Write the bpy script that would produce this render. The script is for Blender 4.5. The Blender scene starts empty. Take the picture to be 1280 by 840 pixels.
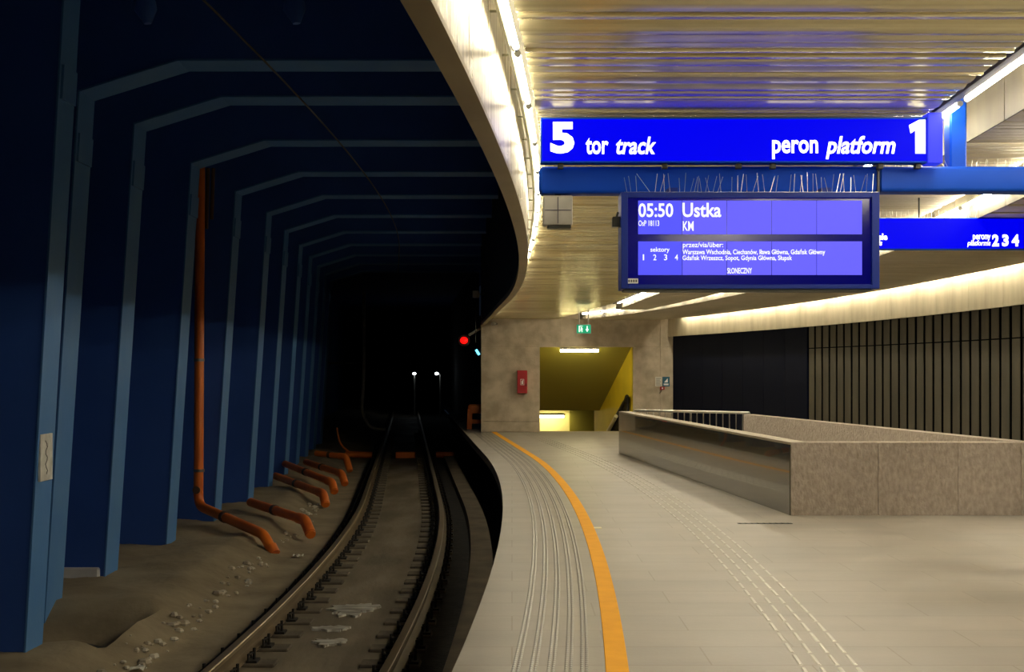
import bpy, math, random
from mathutils import Vector, Matrix
random.seed(7)
S = bpy.context.scene
COL = S.collection

# ------------------------------------------------------------------ view
EYE = 1.7          # eye height above the platform
F = 1500.0         # focal length in pixels of a 1280 px wide frame
CX, HY = 640.0, 462.0
cam_d = bpy.data.cameras.new('camera')
cam = bpy.data.objects.new('camera', cam_d)
COL.objects.link(cam)
cam.location = (0, 0, EYE)
cam.rotation_euler = (math.pi / 2, 0, 0)
cam_d.sensor_width = 36
cam_d.lens = F / 1280 * 36
cam_d.shift_y = (HY - 420) / 1280
cam_d.clip_end = 400
S.camera = cam
S.view_settings.view_transform = 'Standard'
S.view_settings.look = 'None'
S.view_settings.gamma = 1
S.view_settings.use_curve_mapping = False
S.view_settings.exposure = 0.12
S.cycles.use_denoising = True
S.cycles.max_bounces = 8
S.cycles.diffuse_bounces = 5
S.cycles.glossy_bounces = 4
S.cycles.sample_clamp_indirect = 6

w = bpy.data.worlds.new('world')
S.world = w
w.use_nodes = True
w.node_tree.nodes['Background'].inputs[0].default_value = (0.02, 0.03, 0.05, 1)
w.node_tree.nodes['Background'].inputs[1].default_value = 0.12

def PX(px, Y): return (px - CX) * Y / F
def PZ(py, Y): return EYE - (py - HY) * Y / F

# ------------------------------------------------------------------ plan of the place
def E(y):          # platform edge
    if y <= 24: return -.11 - (y - 14) ** 2 / 230
    return -.11 - 100 / 230 - .087 * (y - 24)
def W(y): return 7.17 - (y - 16) ** 2 / 100          # clad wall on the right
def TC(y): return E(y) - 1.665                         # track centre line
def lerp(a, b, t): return a + (b - a) * max(0, min(1, t))
def ZM(y):         # main ceiling level
    if y < 14: return 3.40
    if y < 29: return lerp(3.40, 3.14, (y - 14) / 15)
    return lerp(3.14, 3.07, (y - 29) / 3.7)
def Z3(y): return lerp(3.12, 3.055, (y - 18) / 12)
def Z2(y): return ZM(y) - .09
def RIM(y): return E(y) + .19 + lerp(0, .26, (y - 22) / 10.7) * lerp(0, 1, (y - 20) / 6)
def KNEE(y): return -4.5 + min(0, -.087 * (y - 22))  # inner line of the portal frames
YE = 32.7          # face of the end wall
def frange(a, b, s):
    n = max(1, int(round((b - a) / s)))
    return [a + (b - a) * i / n for i in range(n + 1)]

# ------------------------------------------------------------------ materials
def nt(m): return m.node_tree.nodes, m.node_tree.links
def mat(name, col, rough=.6, metal=0.0, col2=None, nscale=3.0, nmap=(.35, .65), stretch=(1, 1, 1),
        bump=0.0, bscale=40.0, rough2=None, emit=None, estr=0.0, spec=.5, detail=6, coat=0.0):
    m = bpy.data.materials.new(name)
    m.use_nodes = True
    N, L = nt(m)
    p = N['Principled BSDF']
    p.inputs['Base Color'].default_value = (*col, 1)
    p.inputs['Roughness'].default_value = rough
    p.inputs['Metallic'].default_value = metal
    p.inputs['Specular IOR Level'].default_value = spec
    p.inputs['Coat Weight'].default_value = coat
    if emit:
        p.inputs['Emission Color'].default_value = (*emit, 1)
        p.inputs['Emission Strength'].default_value = estr
    if col2 or bump or rough2 is not None:
        tc = N.new('ShaderNodeTexCoord')
        mp = N.new('ShaderNodeMapping')
        mp.inputs['Scale'].default_value = stretch
        L.new(tc.outputs['Object'], mp.inputs[0])
        no = N.new('ShaderNodeTexNoise')
        no.inputs['Scale'].default_value = nscale
        no.inputs['Detail'].default_value = detail
        L.new(mp.outputs[0], no.inputs['Vector'])
        if col2:
            r = N.new('ShaderNodeValToRGB')
            r.color_ramp.elements[0].position = nmap[0]
            r.color_ramp.elements[1].position = nmap[1]
            r.color_ramp.elements[0].color = (*col, 1)
            r.color_ramp.elements[1].color = (*col2, 1)
            L.new(no.outputs[0], r.inputs[0])
            L.new(r.outputs[0], p.inputs['Base Color'])
        if rough2 is not None:
            q = N.new('ShaderNodeMapRange')
            q.inputs[1].default_value = .3; q.inputs[2].default_value = .7
            q.inputs[3].default_value = rough; q.inputs[4].default_value = rough2
            L.new(no.outputs[0], q.inputs[0])
            L.new(q.outputs[0], p.inputs['Roughness'])
        if bump:
            n2 = N.new('ShaderNodeTexNoise')
            n2.inputs['Scale'].default_value = bscale
            n2.inputs['Detail'].default_value = 4
            L.new(mp.outputs[0], n2.inputs['Vector'])
            b = N.new('ShaderNodeBump')
            b.inputs['Strength'].default_value = bump
            b.inputs['Distance'].default_value = .02
            L.new(n2.outputs[0], b.inputs['Height'])
            L.new(b.outputs[0], p.inputs['Normal'])
    return m

def floor_material():
    m = mat('platform_paving', (.30, .272, .236), .34, col2=(.36, .33, .29), nscale=1.3, rough2=.5, bump=.05, bscale=25)
    N, L = nt(m)
    p = N['Principled BSDF']
    tc = N.new('ShaderNodeTexCoord')
    mp = N.new('ShaderNodeMapping')
    L.new(tc.outputs['Object'], mp.inputs[0])
    br = N.new('ShaderNodeTexBrick')
    br.inputs['Scale'].default_value = 1
    br.inputs['Brick Width'].default_value = 1.15
    br.inputs['Row Height'].default_value = .46
    br.inputs['Mortar Size'].default_value = .006
    br.inputs['Mortar Smooth'].default_value = .3
    br.inputs['Color1'].default_value = (.95, .95, .95, 1)
    br.inputs['Color2'].default_value = (1.03, 1.02, 1.01, 1)
    br.inputs['Mortar'].default_value = (.78, .75, .70, 1)
    L.new(mp.outputs[0], br.inputs['Vector'])
    # worn grey streaks running across the platform
    mp2 = N.new('ShaderNodeMapping'); mp2.inputs['Scale'].default_value = (.6, 1.6, 1)
    L.new(tc.outputs['Object'], mp2.inputs[0])
    n3 = N.new('ShaderNodeTexNoise'); n3.inputs['Scale'].default_value = 1.6; n3.inputs['Detail'].default_value = 8
    L.new(mp2.outputs[0], n3.inputs['Vector'])
    r3 = N.new('ShaderNodeValToRGB')
    r3.color_ramp.elements[0].position = .3; r3.color_ramp.elements[0].color = (.90, .895, .89, 1)
    r3.color_ramp.elements[1].position = .7; r3.color_ramp.elements[1].color = (1.05, 1.04, 1.02, 1)
    L.new(n3.outputs[0], r3.inputs[0])
    src = p.inputs['Base Color'].links[0].from_socket
    a = N.new('ShaderNodeMix'); a.data_type = 'RGBA'; a.blend_type = 'MULTIPLY'; a.inputs[0].default_value = 1
    b = N.new('ShaderNodeMix'); b.data_type = 'RGBA'; b.blend_type = 'MULTIPLY'; b.inputs[0].default_value = 1
    L.new(src, a.inputs[6]); L.new(br.outputs[0], a.inputs[7])
    L.new(a.outputs[2], b.inputs[6]); L.new(r3.outputs[0], b.inputs[7])
    L.new(b.outputs[2], p.inputs['Base Color'])
    return m

TUBE = (1.0, .91, .69)
M = {
 'floor': floor_material(),
 'edge_side': mat('edge_concrete', (.10, .09, .075), .8, col2=(.16, .14, .11)),
 'yellow': mat('yellow_paint', (.90, .41, .004), .6, col2=(.84, .37, .004), spec=.2, nscale=6, bump=.05),
 'stud': mat('stainless_stud', (.40, .385, .365), .42, .8),
 'stud_guide': mat('guide_steel', (.50, .48, .43), .38, .9),
 'slat': mat('aluminium_slat', (.80, .715, .44), .24, .6, col2=(.58, .51, .31), nscale=2, stretch=(.03, 9, 1)),
 'slat_soft': mat('painted_slat', (.56, .49, .35), .45, .35, col2=(.48, .42, .29), nscale=2, stretch=(.3, 6, 1)),
 'slab': mat('white_plenum', (.55, .52, .44), .8),
 'rim': mat('rim_metal', (.38, .32, .20), .45, .25, col2=(.31, .255, .155), nscale=1.5),
 'fascia': mat('polished_panel', (.24, .19, .10), .26, .9, col2=(.58, .52, .40), nscale=2.4, nmap=(.42, .58), stretch=(5, 5, .25), rough2=.36, bump=.25, bscale=6),  # vertical colour streaks paint in the reflections of the tubes
 'fascia_r': mat('satin_panel', (.44, .38, .26), .5, .1, col2=(.36, .31, .21), nscale=2, stretch=(3, 3, .6)),
 'upright': mat('ceiling_edge_panel', (.11, .093, .058), .6, col2=(.08, .067, .042), nscale=2, stretch=(3, 3, .6)),
 'corr': mat('dark_corrugated', (.022, .024, .028), .6),
 'conduit': mat('conduit_grey', (.33, .33, .22), .45, .4),
 'profile': mat('slate_profile', (.10, .09, .11), .5, .3),
 'beam': mat('blue_enamel', (.002, .045, .42), .5, col2=(.003, .05, .42), nscale=2, spec=.1),
 'beam2': mat('blue_enamel_bright', (.003, .055, .42), .5, spec=.15),
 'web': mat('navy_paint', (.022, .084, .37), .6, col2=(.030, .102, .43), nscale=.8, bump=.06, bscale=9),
 'flange': mat('lit_edge_blue', (.062, .205, .52), .6, col2=(.09, .235, .52), nscale=2.2, stretch=(1, 1, .5), bump=.05),  # lighter than the web, direct light on the edges put into the colour
 'tunnel': mat('tunnel_paint', (.03, .075, .24), .8, col2=(.04, .09, .26)),
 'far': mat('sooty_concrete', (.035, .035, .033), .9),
 'plinth': mat('white_plinth', (.72, .71, .70), .8, col2=(.55, .54, .54)),
 'dirt': mat('brown_dirt', (.235, .185, .115), .95, col2=(.35, .28, .18), nscale=1.6, bump=.5, bscale=8),
 'slabtrack': mat('grimy_track_slab', (.14, .112, .076), .8, col2=(.24, .195, .135), nscale=1.1, stretch=(1.6, .5, 1), bump=.35, bscale=10, rough2=.5),
 'oil_and_shade': mat('oily_ballast_and_shade', (.012, .011, .010), .9, col2=(.03, .026, .022), nscale=5, bump=.5, bscale=18),
 'rail': mat('rusty_rail', (.21, .155, .09), .5, .3, col2=(.14, .10, .06), nscale=5, stretch=(1, .3, 1)),
 'railhead': mat('rail_head', (.36, .29, .19), .38, .6, col2=(.30, .23, .14), nscale=4, stretch=(1, .2, 1)),
 'sleeper': mat('sleeper_concrete', (.07, .056, .04), .9, col2=(.15, .12, .085), nscale=4, bump=.3),
 'clip': mat('clip_steel', (.016, .013, .011), .7, .2),
 'trough': mat('trough_concrete', (.20, .16, .105), .9, col2=(.13, .10, .07), nscale=2.5, bump=.2),
 'orange': mat('orange_pvc', (.85, .21, .02), .42, col2=(.72, .155, .015), nscale=2.5),
 'orange_dk': mat('orange_dirty_pvc', (.74, .15, .02), .5, col2=(.88, .23, .03), nscale=3),
 'band': mat('pipe_clamp', (.22, .20, .18), .4, .7),
 'joint': mat('pipe_socket', (.10, .05, .03), .6),
 'black': mat('black_rubber', (.006, .006, .007), .45),
 'cream': mat('cream_strip', (.70, .64, .42), .4),
 'concrete': mat('exposed_concrete', (.60, .51, .385), .75, col2=(.39, .32, .225), nscale=3.2, nmap=(.32, .68), bump=.5, bscale=30, detail=10),
 'hammer': mat('hammered_stone', (.44, .37, .31), .8, col2=(.32, .265, .215), nscale=15, nmap=(.34, .66), stretch=(1.6, 1.6, .9), bump=1.0, bscale=24, detail=10),
 'polish': mat('polished_granite', (.056, .050, .031), .16, col2=(.080, .070, .045), nscale=3, spec=1.0, coat=.9, bump=.05, bscale=5),
 'coping': mat('coping_stone', (.36, .31, .23), .5, col2=(.30, .25, .18), nscale=4),
 'clad': mat('weathered_cladding', (.060, .053, .035), .7, col2=(.092, .080, .051), nscale=1.8, stretch=(1, 1, .35), bump=.1),
 'navy': mat('navy_cladding', (.0025, .0045, .017), .7, spec=.08),
 'gap': mat('black_backing', (.002, .002, .004), .9, spec=.1),
 'steel': mat('brushed_steel', (.62, .60, .56), .3, 1.0),
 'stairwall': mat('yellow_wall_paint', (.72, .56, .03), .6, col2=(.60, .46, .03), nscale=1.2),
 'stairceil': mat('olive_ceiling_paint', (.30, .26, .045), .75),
 'passage': mat('passage_paint', (.68, .62, .34), .7),
 'red': mat('red_enamel', (.42, .010, .015), .4),
 'paper': mat('notice_paper', (.68, .66, .58), .8),
 'white': mat('white_mark', (.85, .85, .85), .6),
 'teal': mat('teal_plate', (.02, .12, .20), .5),
 'label': mat('white_plate', (.86, .84, .78), .7, col2=(.62, .60, .54), nscale=9),
 'ink': mat('grey_ink', (.10, .10, .10), .8),
 'wire': mat('contact_wire', (.035, .022, .02), .6, .2),
 'frame_bl': mat('board_frame_enamel', (.006, .022, .22), .45, spec=.2),
 'glass': mat('board_glass', (.002, .002, .03), .12, emit=(.0, .0, .15), estr=.5, spec=.3),
 'screen': mat('lcd_cell', (.004, .004, .03), .4, emit=(.135, .118, 1.0), estr=1.0, spec=.1),
 'screen_dim': mat('lcd_cell_dimmer', (.004, .004, .03), .4, emit=(.09, .09, .97), estr=1.0, spec=.1),
 'lcdtext': mat('lcd_character', (.3, .3, .4), .4, emit=(.82, .85, 1), estr=1.0),
 'signblue': mat('backlit_blue', (.0, .0, .04), .5, emit=(.0, .0, .84), estr=1.0, spec=.03),
 'signend': mat('sign_end_cap', (.02, .025, .36), .4, emit=(.02, .03, .8), estr=.75, spec=.1),
 'signtext': mat('backlit_white', (.8, .8, .8), .5, emit=(1, .98, 1), estr=1.25),
 'exit': mat('backlit_green', (.0, .2, .1), .4, emit=(.0, .24, .12), estr=1.0),
 'exittext': mat('backlit_pale', (.8, .8, .8), .5, emit=(.62, .9, .78), estr=1.0),
 'tube': mat('lit_tube', (.8, .8, .7), .5, emit=TUBE, estr=110),
 'tube_a': mat('lit_tube_old', (.8, .8, .7), .5, emit=TUBE, estr=42),
 'tube_b': mat('lit_tube_mid', (.8, .8, .7), .5, emit=TUBE, estr=80),
 'lampwarm': mat('lit_diffuser', (.8, .8, .6), .5, emit=(1, .88, .42), estr=38),
 'redlamp': mat('red_signal_light', (.3, 0, 0), .3, emit=(1, .004, .003), estr=2.2),
 'cyanlamp': mat('cyan_light', (0, .2, .3), .3, emit=(.12, .62, .9), estr=3),
 'farlamp': mat('far_white_light', (.8, .8, .8), .3, emit=(.85, .95, 1), estr=9),
 'cap': mat('tube_cap', (.5, .5, .48), .4, .5),
 'boxgrey': mat('pale_grey_plastic', (.33, .31, .27), .5, col2=(.45, .43, .38), nscale=5),
 'dark': mat('dark_steel', (.02, .02, .016), .5, .3),
 'stone': mat('pale_rubble', (.66, .60, .48), .9, col2=(.34, .28, .20), nscale=6),
}
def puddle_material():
    m = mat('wet_film_painted_sheen', (.70, .68, .61), .3, col2=(.17, .14, .10), nscale=3.5, nmap=(.42, .6), stretch=(1.2, 7, 1), spec=1.0)  # pale streaks paint in the reflected light of the fascia
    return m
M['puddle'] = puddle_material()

# ------------------------------------------------------------------ mesh helpers
class MB:
    def __init__(s): s.v, s.f, s.mi = [], [], []
    def add(s, vs, fs, mi=0):
        b = len(s.v); s.v.extend([tuple(v) for v in vs])
        for f in fs: s.f.append([b + i for i in f]); s.mi.append(mi)
    def box(s, x0, x1, y0, y1, z0, z1, mi=0, R=None):
        vs = [Vector((x, y, z)) for x in (x0, x1) for y in (y0, y1) for z in (z0, z1)]
        if R is not None: vs = [R @ v for v in vs]
        s.add(vs, [(0, 1, 3, 2), (4, 6, 7, 5), (0, 4, 5, 1), (2, 3, 7, 6), (0, 2, 6, 4), (1, 5, 7, 3)], mi)
        return s
    def cbox(s, x0, x1, y0, y1, z0, z1, c=.01, mi=0):   # box with its four long-edge chamfers about Z and top chamfer
        ring = lambda k: [(x0 + c, y0 + 0 + k), (x1 - c, y0 + k), (x1 - k, y0 + c), (x1 - k, y1 - c), (x1 - c, y1 - k), (x0 + c, y1 - k), (x0 + k, y1 - c), (x0 + k, y0 + c)]
        lv = [(0, z0), (0, z1 - c), (c * .7, z1)]
        vs = []
        for k, z in lv: vs += [(x, y, z) for x, y in ring(k)]
        fs = [tuple(range(7, -1, -1)), tuple(range(16, 24))]
        for l in range(2):
            for i in range(8):
                j = (i + 1) % 8
                fs.append((l * 8 + i, l * 8 + j, l * 8 + 8 + j, l * 8 + 8 + i))
        s.add(vs, fs, mi); return s
    def sweep(s, ys, fn, closed=False, caps=False, mi=0, mis=None):
        secs = [[(x, y, z) for x, z in fn(y)] for y in ys]
        n = len(secs[0]); b = len(s.v)
        for c in secs: s.v.extend(c)
        m = n if closed else n - 1
        for i in range(len(ys) - 1):
            for j in range(m):
                k = (j + 1) % n
                s.f.append([b + i * n + j, b + i * n + k, b + (i + 1) * n + k, b + (i + 1) * n + j])
                s.mi.append(mis[j] if mis else mi)
        if caps:
            s.f.append([b + j for j in range(n)][::-1]); s.mi.append(mi)
            s.f.append([b + (len(ys) - 1) * n + j for j in range(n)]); s.mi.append(mi)
        return s
    def tube(s, pts, r, n=10, mi=0, caps=True):
        pts = [Vector(p) for p in pts]; rs = r if isinstance(r, (list, tuple)) else [r] * len(pts)
        b = len(s.v); prev = None
        for i, p in enumerate(pts):
            d = (pts[min(i + 1, len(pts) - 1)] - pts[max(i - 1, 0)]).normalized()
            if prev is None:
                a = d.orthogonal().normalized()
            else:
                a = (prev - d * prev.dot(d)).normalized()
            prev = a; c = d.cross(a)
            for k in range(n):
                t = 2 * math.pi * k / n
                s.v.append(tuple(p + (a * math.cos(t) + c * math.sin(t)) * rs[i]))
        for i in range(len(pts) - 1):
            for k in range(n):
                q = (k + 1) % n
                s.f.append([b + i * n + k, b + i * n + q, b + (i + 1) * n + q, b + (i + 1) * n + k]); s.mi.append(mi)
        if caps:
            s.f.append([b + k for k in range(n)][::-1]); s.mi.append(mi)
            s.f.append([b + (len(pts) - 1) * n + k for k in range(n)]); s.mi.append(mi)
        return s
    def prism_y(s, poly, y0, y1, mi=0):     # polygon in x,z pulled along y
        n = len(poly)
        s.add([(x, y0, z) for x, z in poly] + [(x, y1, z) for x, z in poly],
              [tuple(range(n)), tuple(range(2 * n - 1, n - 1, -1))] + [(i, i + n, (i + 1) % n + n, (i + 1) % n) for i in range(n)], mi)
        return s
    def sphere(s, c, r, nu=12, nv=8, sc=(1, 1, 1), mi=0):
        vs = []
        for i in range(nv + 1):
            t = math.pi * i / nv
            for k in range(nu):
                p = 2 * math.pi * k / nu
                vs.append((c[0] + sc[0] * r * math.sin(t) * math.cos(p), c[1] + sc[1] * r * math.sin(t) * math.sin(p), c[2] + sc[2] * r * math.cos(t)))
        fs = []
        for i in range(nv):
            for k in range(nu):
                q = (k + 1) % nu
                fs.append((i * nu + k, (i + 1) * nu + k, (i + 1) * nu + q, i * nu + q))
        s.add(vs, fs, mi); return s

def link(o, parent=None):
    COL.objects.link(o)
    if parent is not None:
        o.parent = parent
        o.matrix_parent_inverse = Matrix.Translation(parent.location).inverted() @ Matrix.Identity(4) if parent.rotation_euler[2] == 0 else parent.matrix_basis.inverted()
    return o
def obj(name, mb, mats, parent=None, smooth=False, bevel=0):
    me = bpy.data.meshes.new(name)
    me.from_pydata(mb.v, [], mb.f)
    mats = mats if isinstance(mats, (list, tuple)) else [mats]
    for m in mats: me.materials.append(M[m] if isinstance(m, str) else m)
    me.polygons.foreach_set('material_index', mb.mi)
    import bmesh
    bm = bmesh.new(); bm.from_mesh(me)
    bmesh.ops.recalc_face_normals(bm, faces=bm.faces)
    bm.to_mesh(me); bm.free()
    if smooth:
        me.polygons.foreach_set('use_smooth', [True] * len(me.polygons))
        try: me.set_sharp_from_angle(angle=math.radians(40))
        except Exception: pass
    me.update()
    o = bpy.data.objects.new(name, me)
    link(o, parent)
    if bevel:
        bv = o.modifiers.new('bevel', 'BEVEL'); bv.width = bevel; bv.segments = 2; bv.limit_method = 'ANGLE'
    return o
def tag(o, label, cat, group=None, kind=None):
    o['label'] = label; o['category'] = cat
    if group: o['group'] = group
    if kind: o['kind'] = kind
    return o
def thing(name, loc, label, cat, group=None):
    o = bpy.data.objects.new(name, None)
    o.location = loc; o.empty_display_size = .1
    COL.objects.link(o)
    return tag(o, label, cat, group)
def struct(name, mb, mats, smooth=False, bevel=0):
    o = obj(name, mb, mats, None, smooth, bevel); o['kind'] = 'structure'; return o
def copy_tree(o, parent=None):
    kids = [c for c in COL.objects if c.parent == o]
    c = o.copy(); COL.objects.link(c)
    if parent is not None: c.parent = parent
    for k in kids: copy_tree(k, c)
    return c

_fc = {}
def lettering(body, x0, x1, z0, z1, y, material, parent, bold=0.0, italic=0.0, name='lettering', depth=.003):
    """text whose ink fills x0..x1 by z0..z1 on a plane facing the camera side (-y) at depth y"""
    cu = bpy.data.curves.new('t', 'FONT')
    cu.body = body; cu.size = 1; cu.offset = bold; cu.shear = italic; cu.extrude = .02; cu.resolution_u = 3
    t = bpy.data.objects.new('t', cu); COL.objects.link(t)
    dg = bpy.context.evaluated_depsgraph_get()
    me = bpy.data.meshes.new_from_object(t.evaluated_get(dg))
    COL.objects.unlink(t); bpy.data.objects.remove(t)
    xs = [v.co.x for v in me.vertices]; ys = [v.co.y for v in me.vertices]
    ax, bx, ay, by = min(xs), max(xs), min(ys), max(ys)
    for v in me.vertices:
        zz = v.co.z
        v.co = ((v.co.x - ax) / (bx - ax) * (x1 - x0) + x0, y - (zz + .02) / .04 * depth, (v.co.y - ay) / (by - ay) * (z1 - z0) + z0)
    me.name = name
    me.materials.clear(); me.materials.append(M[material])
    for p_ in me.polygons: p_.material_index = 0
    # normals: flipped handedness check
    import bmesh
    bm = bmesh.new(); bm.from_mesh(me); bmesh.ops.recalc_face_normals(bm, faces=bm.faces); bm.to_mesh(me); bm.free()
    o = bpy.data.objects.new(name, me)
    return link(o, parent)

# ================================================================== SETTING
# ---- platform floor
mb = MB()
ys = frange(-6, YE + .25, .5)
mb.sweep(ys, lambda y: [(E(y), 0), (E(y) + 1.2, 0), (3, 0), (max(W(y) + .3, E(y) + 1.3), 0)])
ys2 = frange(YE + .25, 46, 1.0)
mb.sweep(ys2, lambda y: [(E(y), 0), (-.55, 0)])
struct('floor', mb, 'floor')
mb = MB()
ysl = frange(-6, 46, .5)
mb.sweep(ysl, lambda y: [(E(y), -.004), (E(y), -.16), (E(y) + .1, -.2), (E(y) + .75, -.2), (E(y) + .75, -1.2)])
struct('wall_platform', mb, 'edge_side')

# ---- ground of the track: bank, black ballast, painted rail shadow, slab
def nz(x, y, s=1.0): 
    from mathutils import noise
    return noise.noise(Vector((x * s, y * s, 3.1)))
def ground_z(x, y):
    c = TC(y)
    u = x - c
    if u < -1.25:
        t = max(0, min(1, (-u - 1.5) / .8)); t = t * t * (3 - 2 * t)
        z = lerp(-1.06, -.80, t) + .035 * nz(x, y, 1.7) * (.4 + t) + .02 * nz(x, y, 6)
        ridge = math.exp(-((-u - 1.72) / .12) ** 2) * .02
        z += ridge
        if -5.6 < x < -3.80 and 11.05 < y < 13.0:
            z -= .52 * min(1, (-3.80 - x) / .14) * min(1, (y - 11.05) / .12) * min(1, (13.0 - y) / .7)
        return z
    return -1.06 + .008 * nz(x, y, 4)
mb = MB()
gy = frange(4, 96, .22)
gy = [y for y in gy if y < 40] + frange(40, 96, 1.5)
us = [-6.2, -5.4, -4.6] + [-4.2 + .11 * i for i in range(27)] + [-1.2, -1.05, -.9, -.76, -.55, -.3, 0, .3, .55, .76, .86, 1.0, 1.2, 1.6, 2.6]
mis = []
for j in range(len(us) - 1):
    a = (us[j] + us[j + 1]) / 2
    mis.append(0 if a < -1.1 else 2 if a < -.80 else 1 if a < .80 else 2)  # dark strip outside the wall-side rail paints in its shadow
mb.sweep(gy, lambda y: [(TC(y) + u, ground_z(TC(y) + u, y)) for u in us], mis=mis)
struct('ground', mb, ['dirt', 'slabtrack', 'oil_and_shade'], smooth=True)

# ---- tunnel shell
mb = MB()
ty = frange(4, 96, 2)
mb.sweep(ty, lambda y: [(KNEE(y) - 1.75, -1.3), (KNEE(y) - 1.75, 5.85)])
struct('wall_left', mb, 'tunnel')
mb = MB()
mb.sweep(ty, lambda y: [(KNEE(y) - 1.8, 5.8), (max(RIM(y) + .06, -5), 5.8) if y < 46 else (E(y) + 2.0, 5.8)])
struct('ceiling_tunnel', mb, 'tunnel')
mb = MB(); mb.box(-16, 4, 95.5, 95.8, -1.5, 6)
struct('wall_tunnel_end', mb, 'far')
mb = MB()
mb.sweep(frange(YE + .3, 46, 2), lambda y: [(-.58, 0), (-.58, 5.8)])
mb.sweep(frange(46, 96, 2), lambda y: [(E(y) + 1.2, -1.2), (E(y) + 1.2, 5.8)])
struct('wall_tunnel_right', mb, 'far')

# ---- rim, corrugated back of the rim, polished fascia
ry = frange(-6, YE, .4)
mb = MB()
mb.sweep(ry, lambda y: [(RIM(y), 2.90), (RIM(y) + .10, 2.90), (RIM(y) + .10, 2.925), (RIM(y), 2.99)], closed=True, caps=True)
struct('trim_1', mb, 'rim')
mb = MB()
cy = frange(-6, YE + .3, .06)
mb.sweep(cy, lambda y: [(RIM(y) + (.02 if int(round(y / .06)) % 4 < 2 else .05), 2.93), (RIM(y) + (.02 if int(round(y / .06)) % 4 < 2 else .05), 5.82)])
struct('wall_fascia', mb, 'corr')
mb = MB()
for k, y0 in enumerate(frange(-6, YE - .4, .5)[:-1]):
    y1 = y0 + .492
    t = random.uniform(-.004, .004)
    x0, x1 = RIM(y0) + .10, RIM(y1) + .10
    mb.add([(x0, y0, 2.925), (x1, y1, 2.925), (x1 + t, y1, 3.58), (x0 + t, y0, 3.58),
            (x0 - .02, y0, 2.925), (x1 - .02, y1, 2.925), (x1 - .02, y1, 3.58), (x0 - .02, y0, 3.58)],
           [(0, 1, 2, 3), (4, 7, 6, 5), (0, 3, 7, 4), (1, 5, 6, 2), (3, 2, 6, 7), (0, 4, 5, 1)])
struct('trim_2', mb, 'fascia')
# conduit below the tubes along the fascia, with saddle clips
mb = MB()
cyy = [y for y in frange(-6, 24, .25)]
mb.tube([(RIM(y) + .165, y, ZM(y) + .012 + .004 * math.sin(y * 5)) for y in cyy], .022, 8)
for y in frange(-5.5, 23.5, .8):
    mb.box(RIM(y) + .105, RIM(y) + .165, y - .006, y + .006, ZM(y) + .02, ZM(y) + .03)
struct('trim_3', mb, 'conduit', smooth=True)

# ---- upper slab of the platform hall
mb = MB()
mb.sweep(frange(-6, YE + .4, 1), lambda y: [(RIM(y) + .05, 3.78), (W(y) + .4, 3.78), (W(y) + .4, 3.95), (RIM(y) + .05, 3.95)], closed=True, caps=True)
struct('ceiling_slab', mb, 'slab')

# ---- slatted ceilings
def slats(name, left, right, level, y0, y1, pitch, material, tilt, depth=.03):
    mb = MB()
    n = int((y1 - y0) / pitch)
    for i in range(n):
        ya = y0 + i * pitch
        yb = ya + pitch * .90
        ym = (ya + yb) / 2
        l, r = left(ym), right(ym)
        if r - l < .1: continue
        z = level(ym); a = (random.gauss(0, tilt) if random.random() < .7 else random.choice((-1, 1)) * random.uniform(.2, .34)) * lerp(1, .25, (ym - 12) / 10); b = random.uniform(0, .004)
        wd = yb - ya
        prof = [(0, depth), (0, .008), (.008, 0), (.35 * wd, -.003), (.65 * wd, -.003), (wd - .008, 0), (wd, .008), (wd, depth)]
        pts = [(ya + py, z + pz + b + a * (py - wd / 2)) for py, pz in prof]
        vs = [(l, y, zz) for y, zz in pts] + [(r, y, zz) for y, zz in pts]
        k = len(prof)
        fs = [tuple(range(k - 1, -1, -1)), tuple(range(k, 2 * k))] + [(q, (q + 1) % k, (q + 1) % k + k, q + k) for q in range(k)]
        mb.add(vs, fs)
    return struct(name, mb, material)
ML = lambda y: RIM(y) + .24
MR = lambda y: E(y) + 3.03 if y < 27 else lerp(E(27) + 3.03, 1.25, (y - 27) / 5.6)
slats('ceiling', ML, MR, ZM, -5, YE - .05, .125, 'slat', .12)
S2L = lambda y: E(y) + lerp(3.46, 3.26, (y - 12) / 9)
S3L = lambda y: W(y) - 2.58 - lerp(0, .15, (y - 29.5) / 3)
S2R = lambda y: S3L(y) - .17
slats('ceiling_middle', S2L, S2R, Z2, -5, 27.6, .105, 'slat_soft', .03)
slats('ceiling_right', S3L, lambda y: W(y) - .36, Z3, -5, YE - .05, .105, 'slat_soft', .03)
# upright lit edges of the middle and right ceilings
def upright(name, xf, zf, h, y0, y1, step, material):
    mb = MB()
    ys_ = frange(y0, y1, step)
    for a, b in zip(ys_[:-1], ys_[1:]):
        b2 = b - .012
        mb.add([(xf(a) - .012, a, zf(a) - .006), (xf(b2) - .012, b2, zf(b2) - .006), (xf(b2) - .012, b2, zf(b2) + h), (xf(a) - .012, a, zf(a) + h),
                (xf(a), a, zf(a) - .006), (xf(b2), b2, zf(b2) - .006), (xf(b2), b2, zf(b2) + h), (xf(a), a, zf(a) + h)],
               [(0, 3, 2, 1), (4, 5, 6, 7), (0, 1, 5, 4), (3, 7, 6, 2), (0, 4, 7, 3), (1, 2, 6, 5)])
    return struct(name, mb, material)
upright('trim_4', S2L, Z2, .30, -5, 27.6, .8, 'upright')
upright('trim_5', S3L, Z3, .34, -5, 32.2, .8, 'upright')
# slate profile above the right edge of the main ceiling
mb = MB()
mb.sweep(frange(-5, 27, .4), lambda y: [(MR(y) + .03, ZM(y) + .0), (MR(y) + .085, ZM(y) + .0), (MR(y) + .085, ZM(y) + .12), (MR(y) + .03, ZM(y) + .12)], closed=True, caps=True)
struct('trim_6', mb, 'profile')
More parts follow.
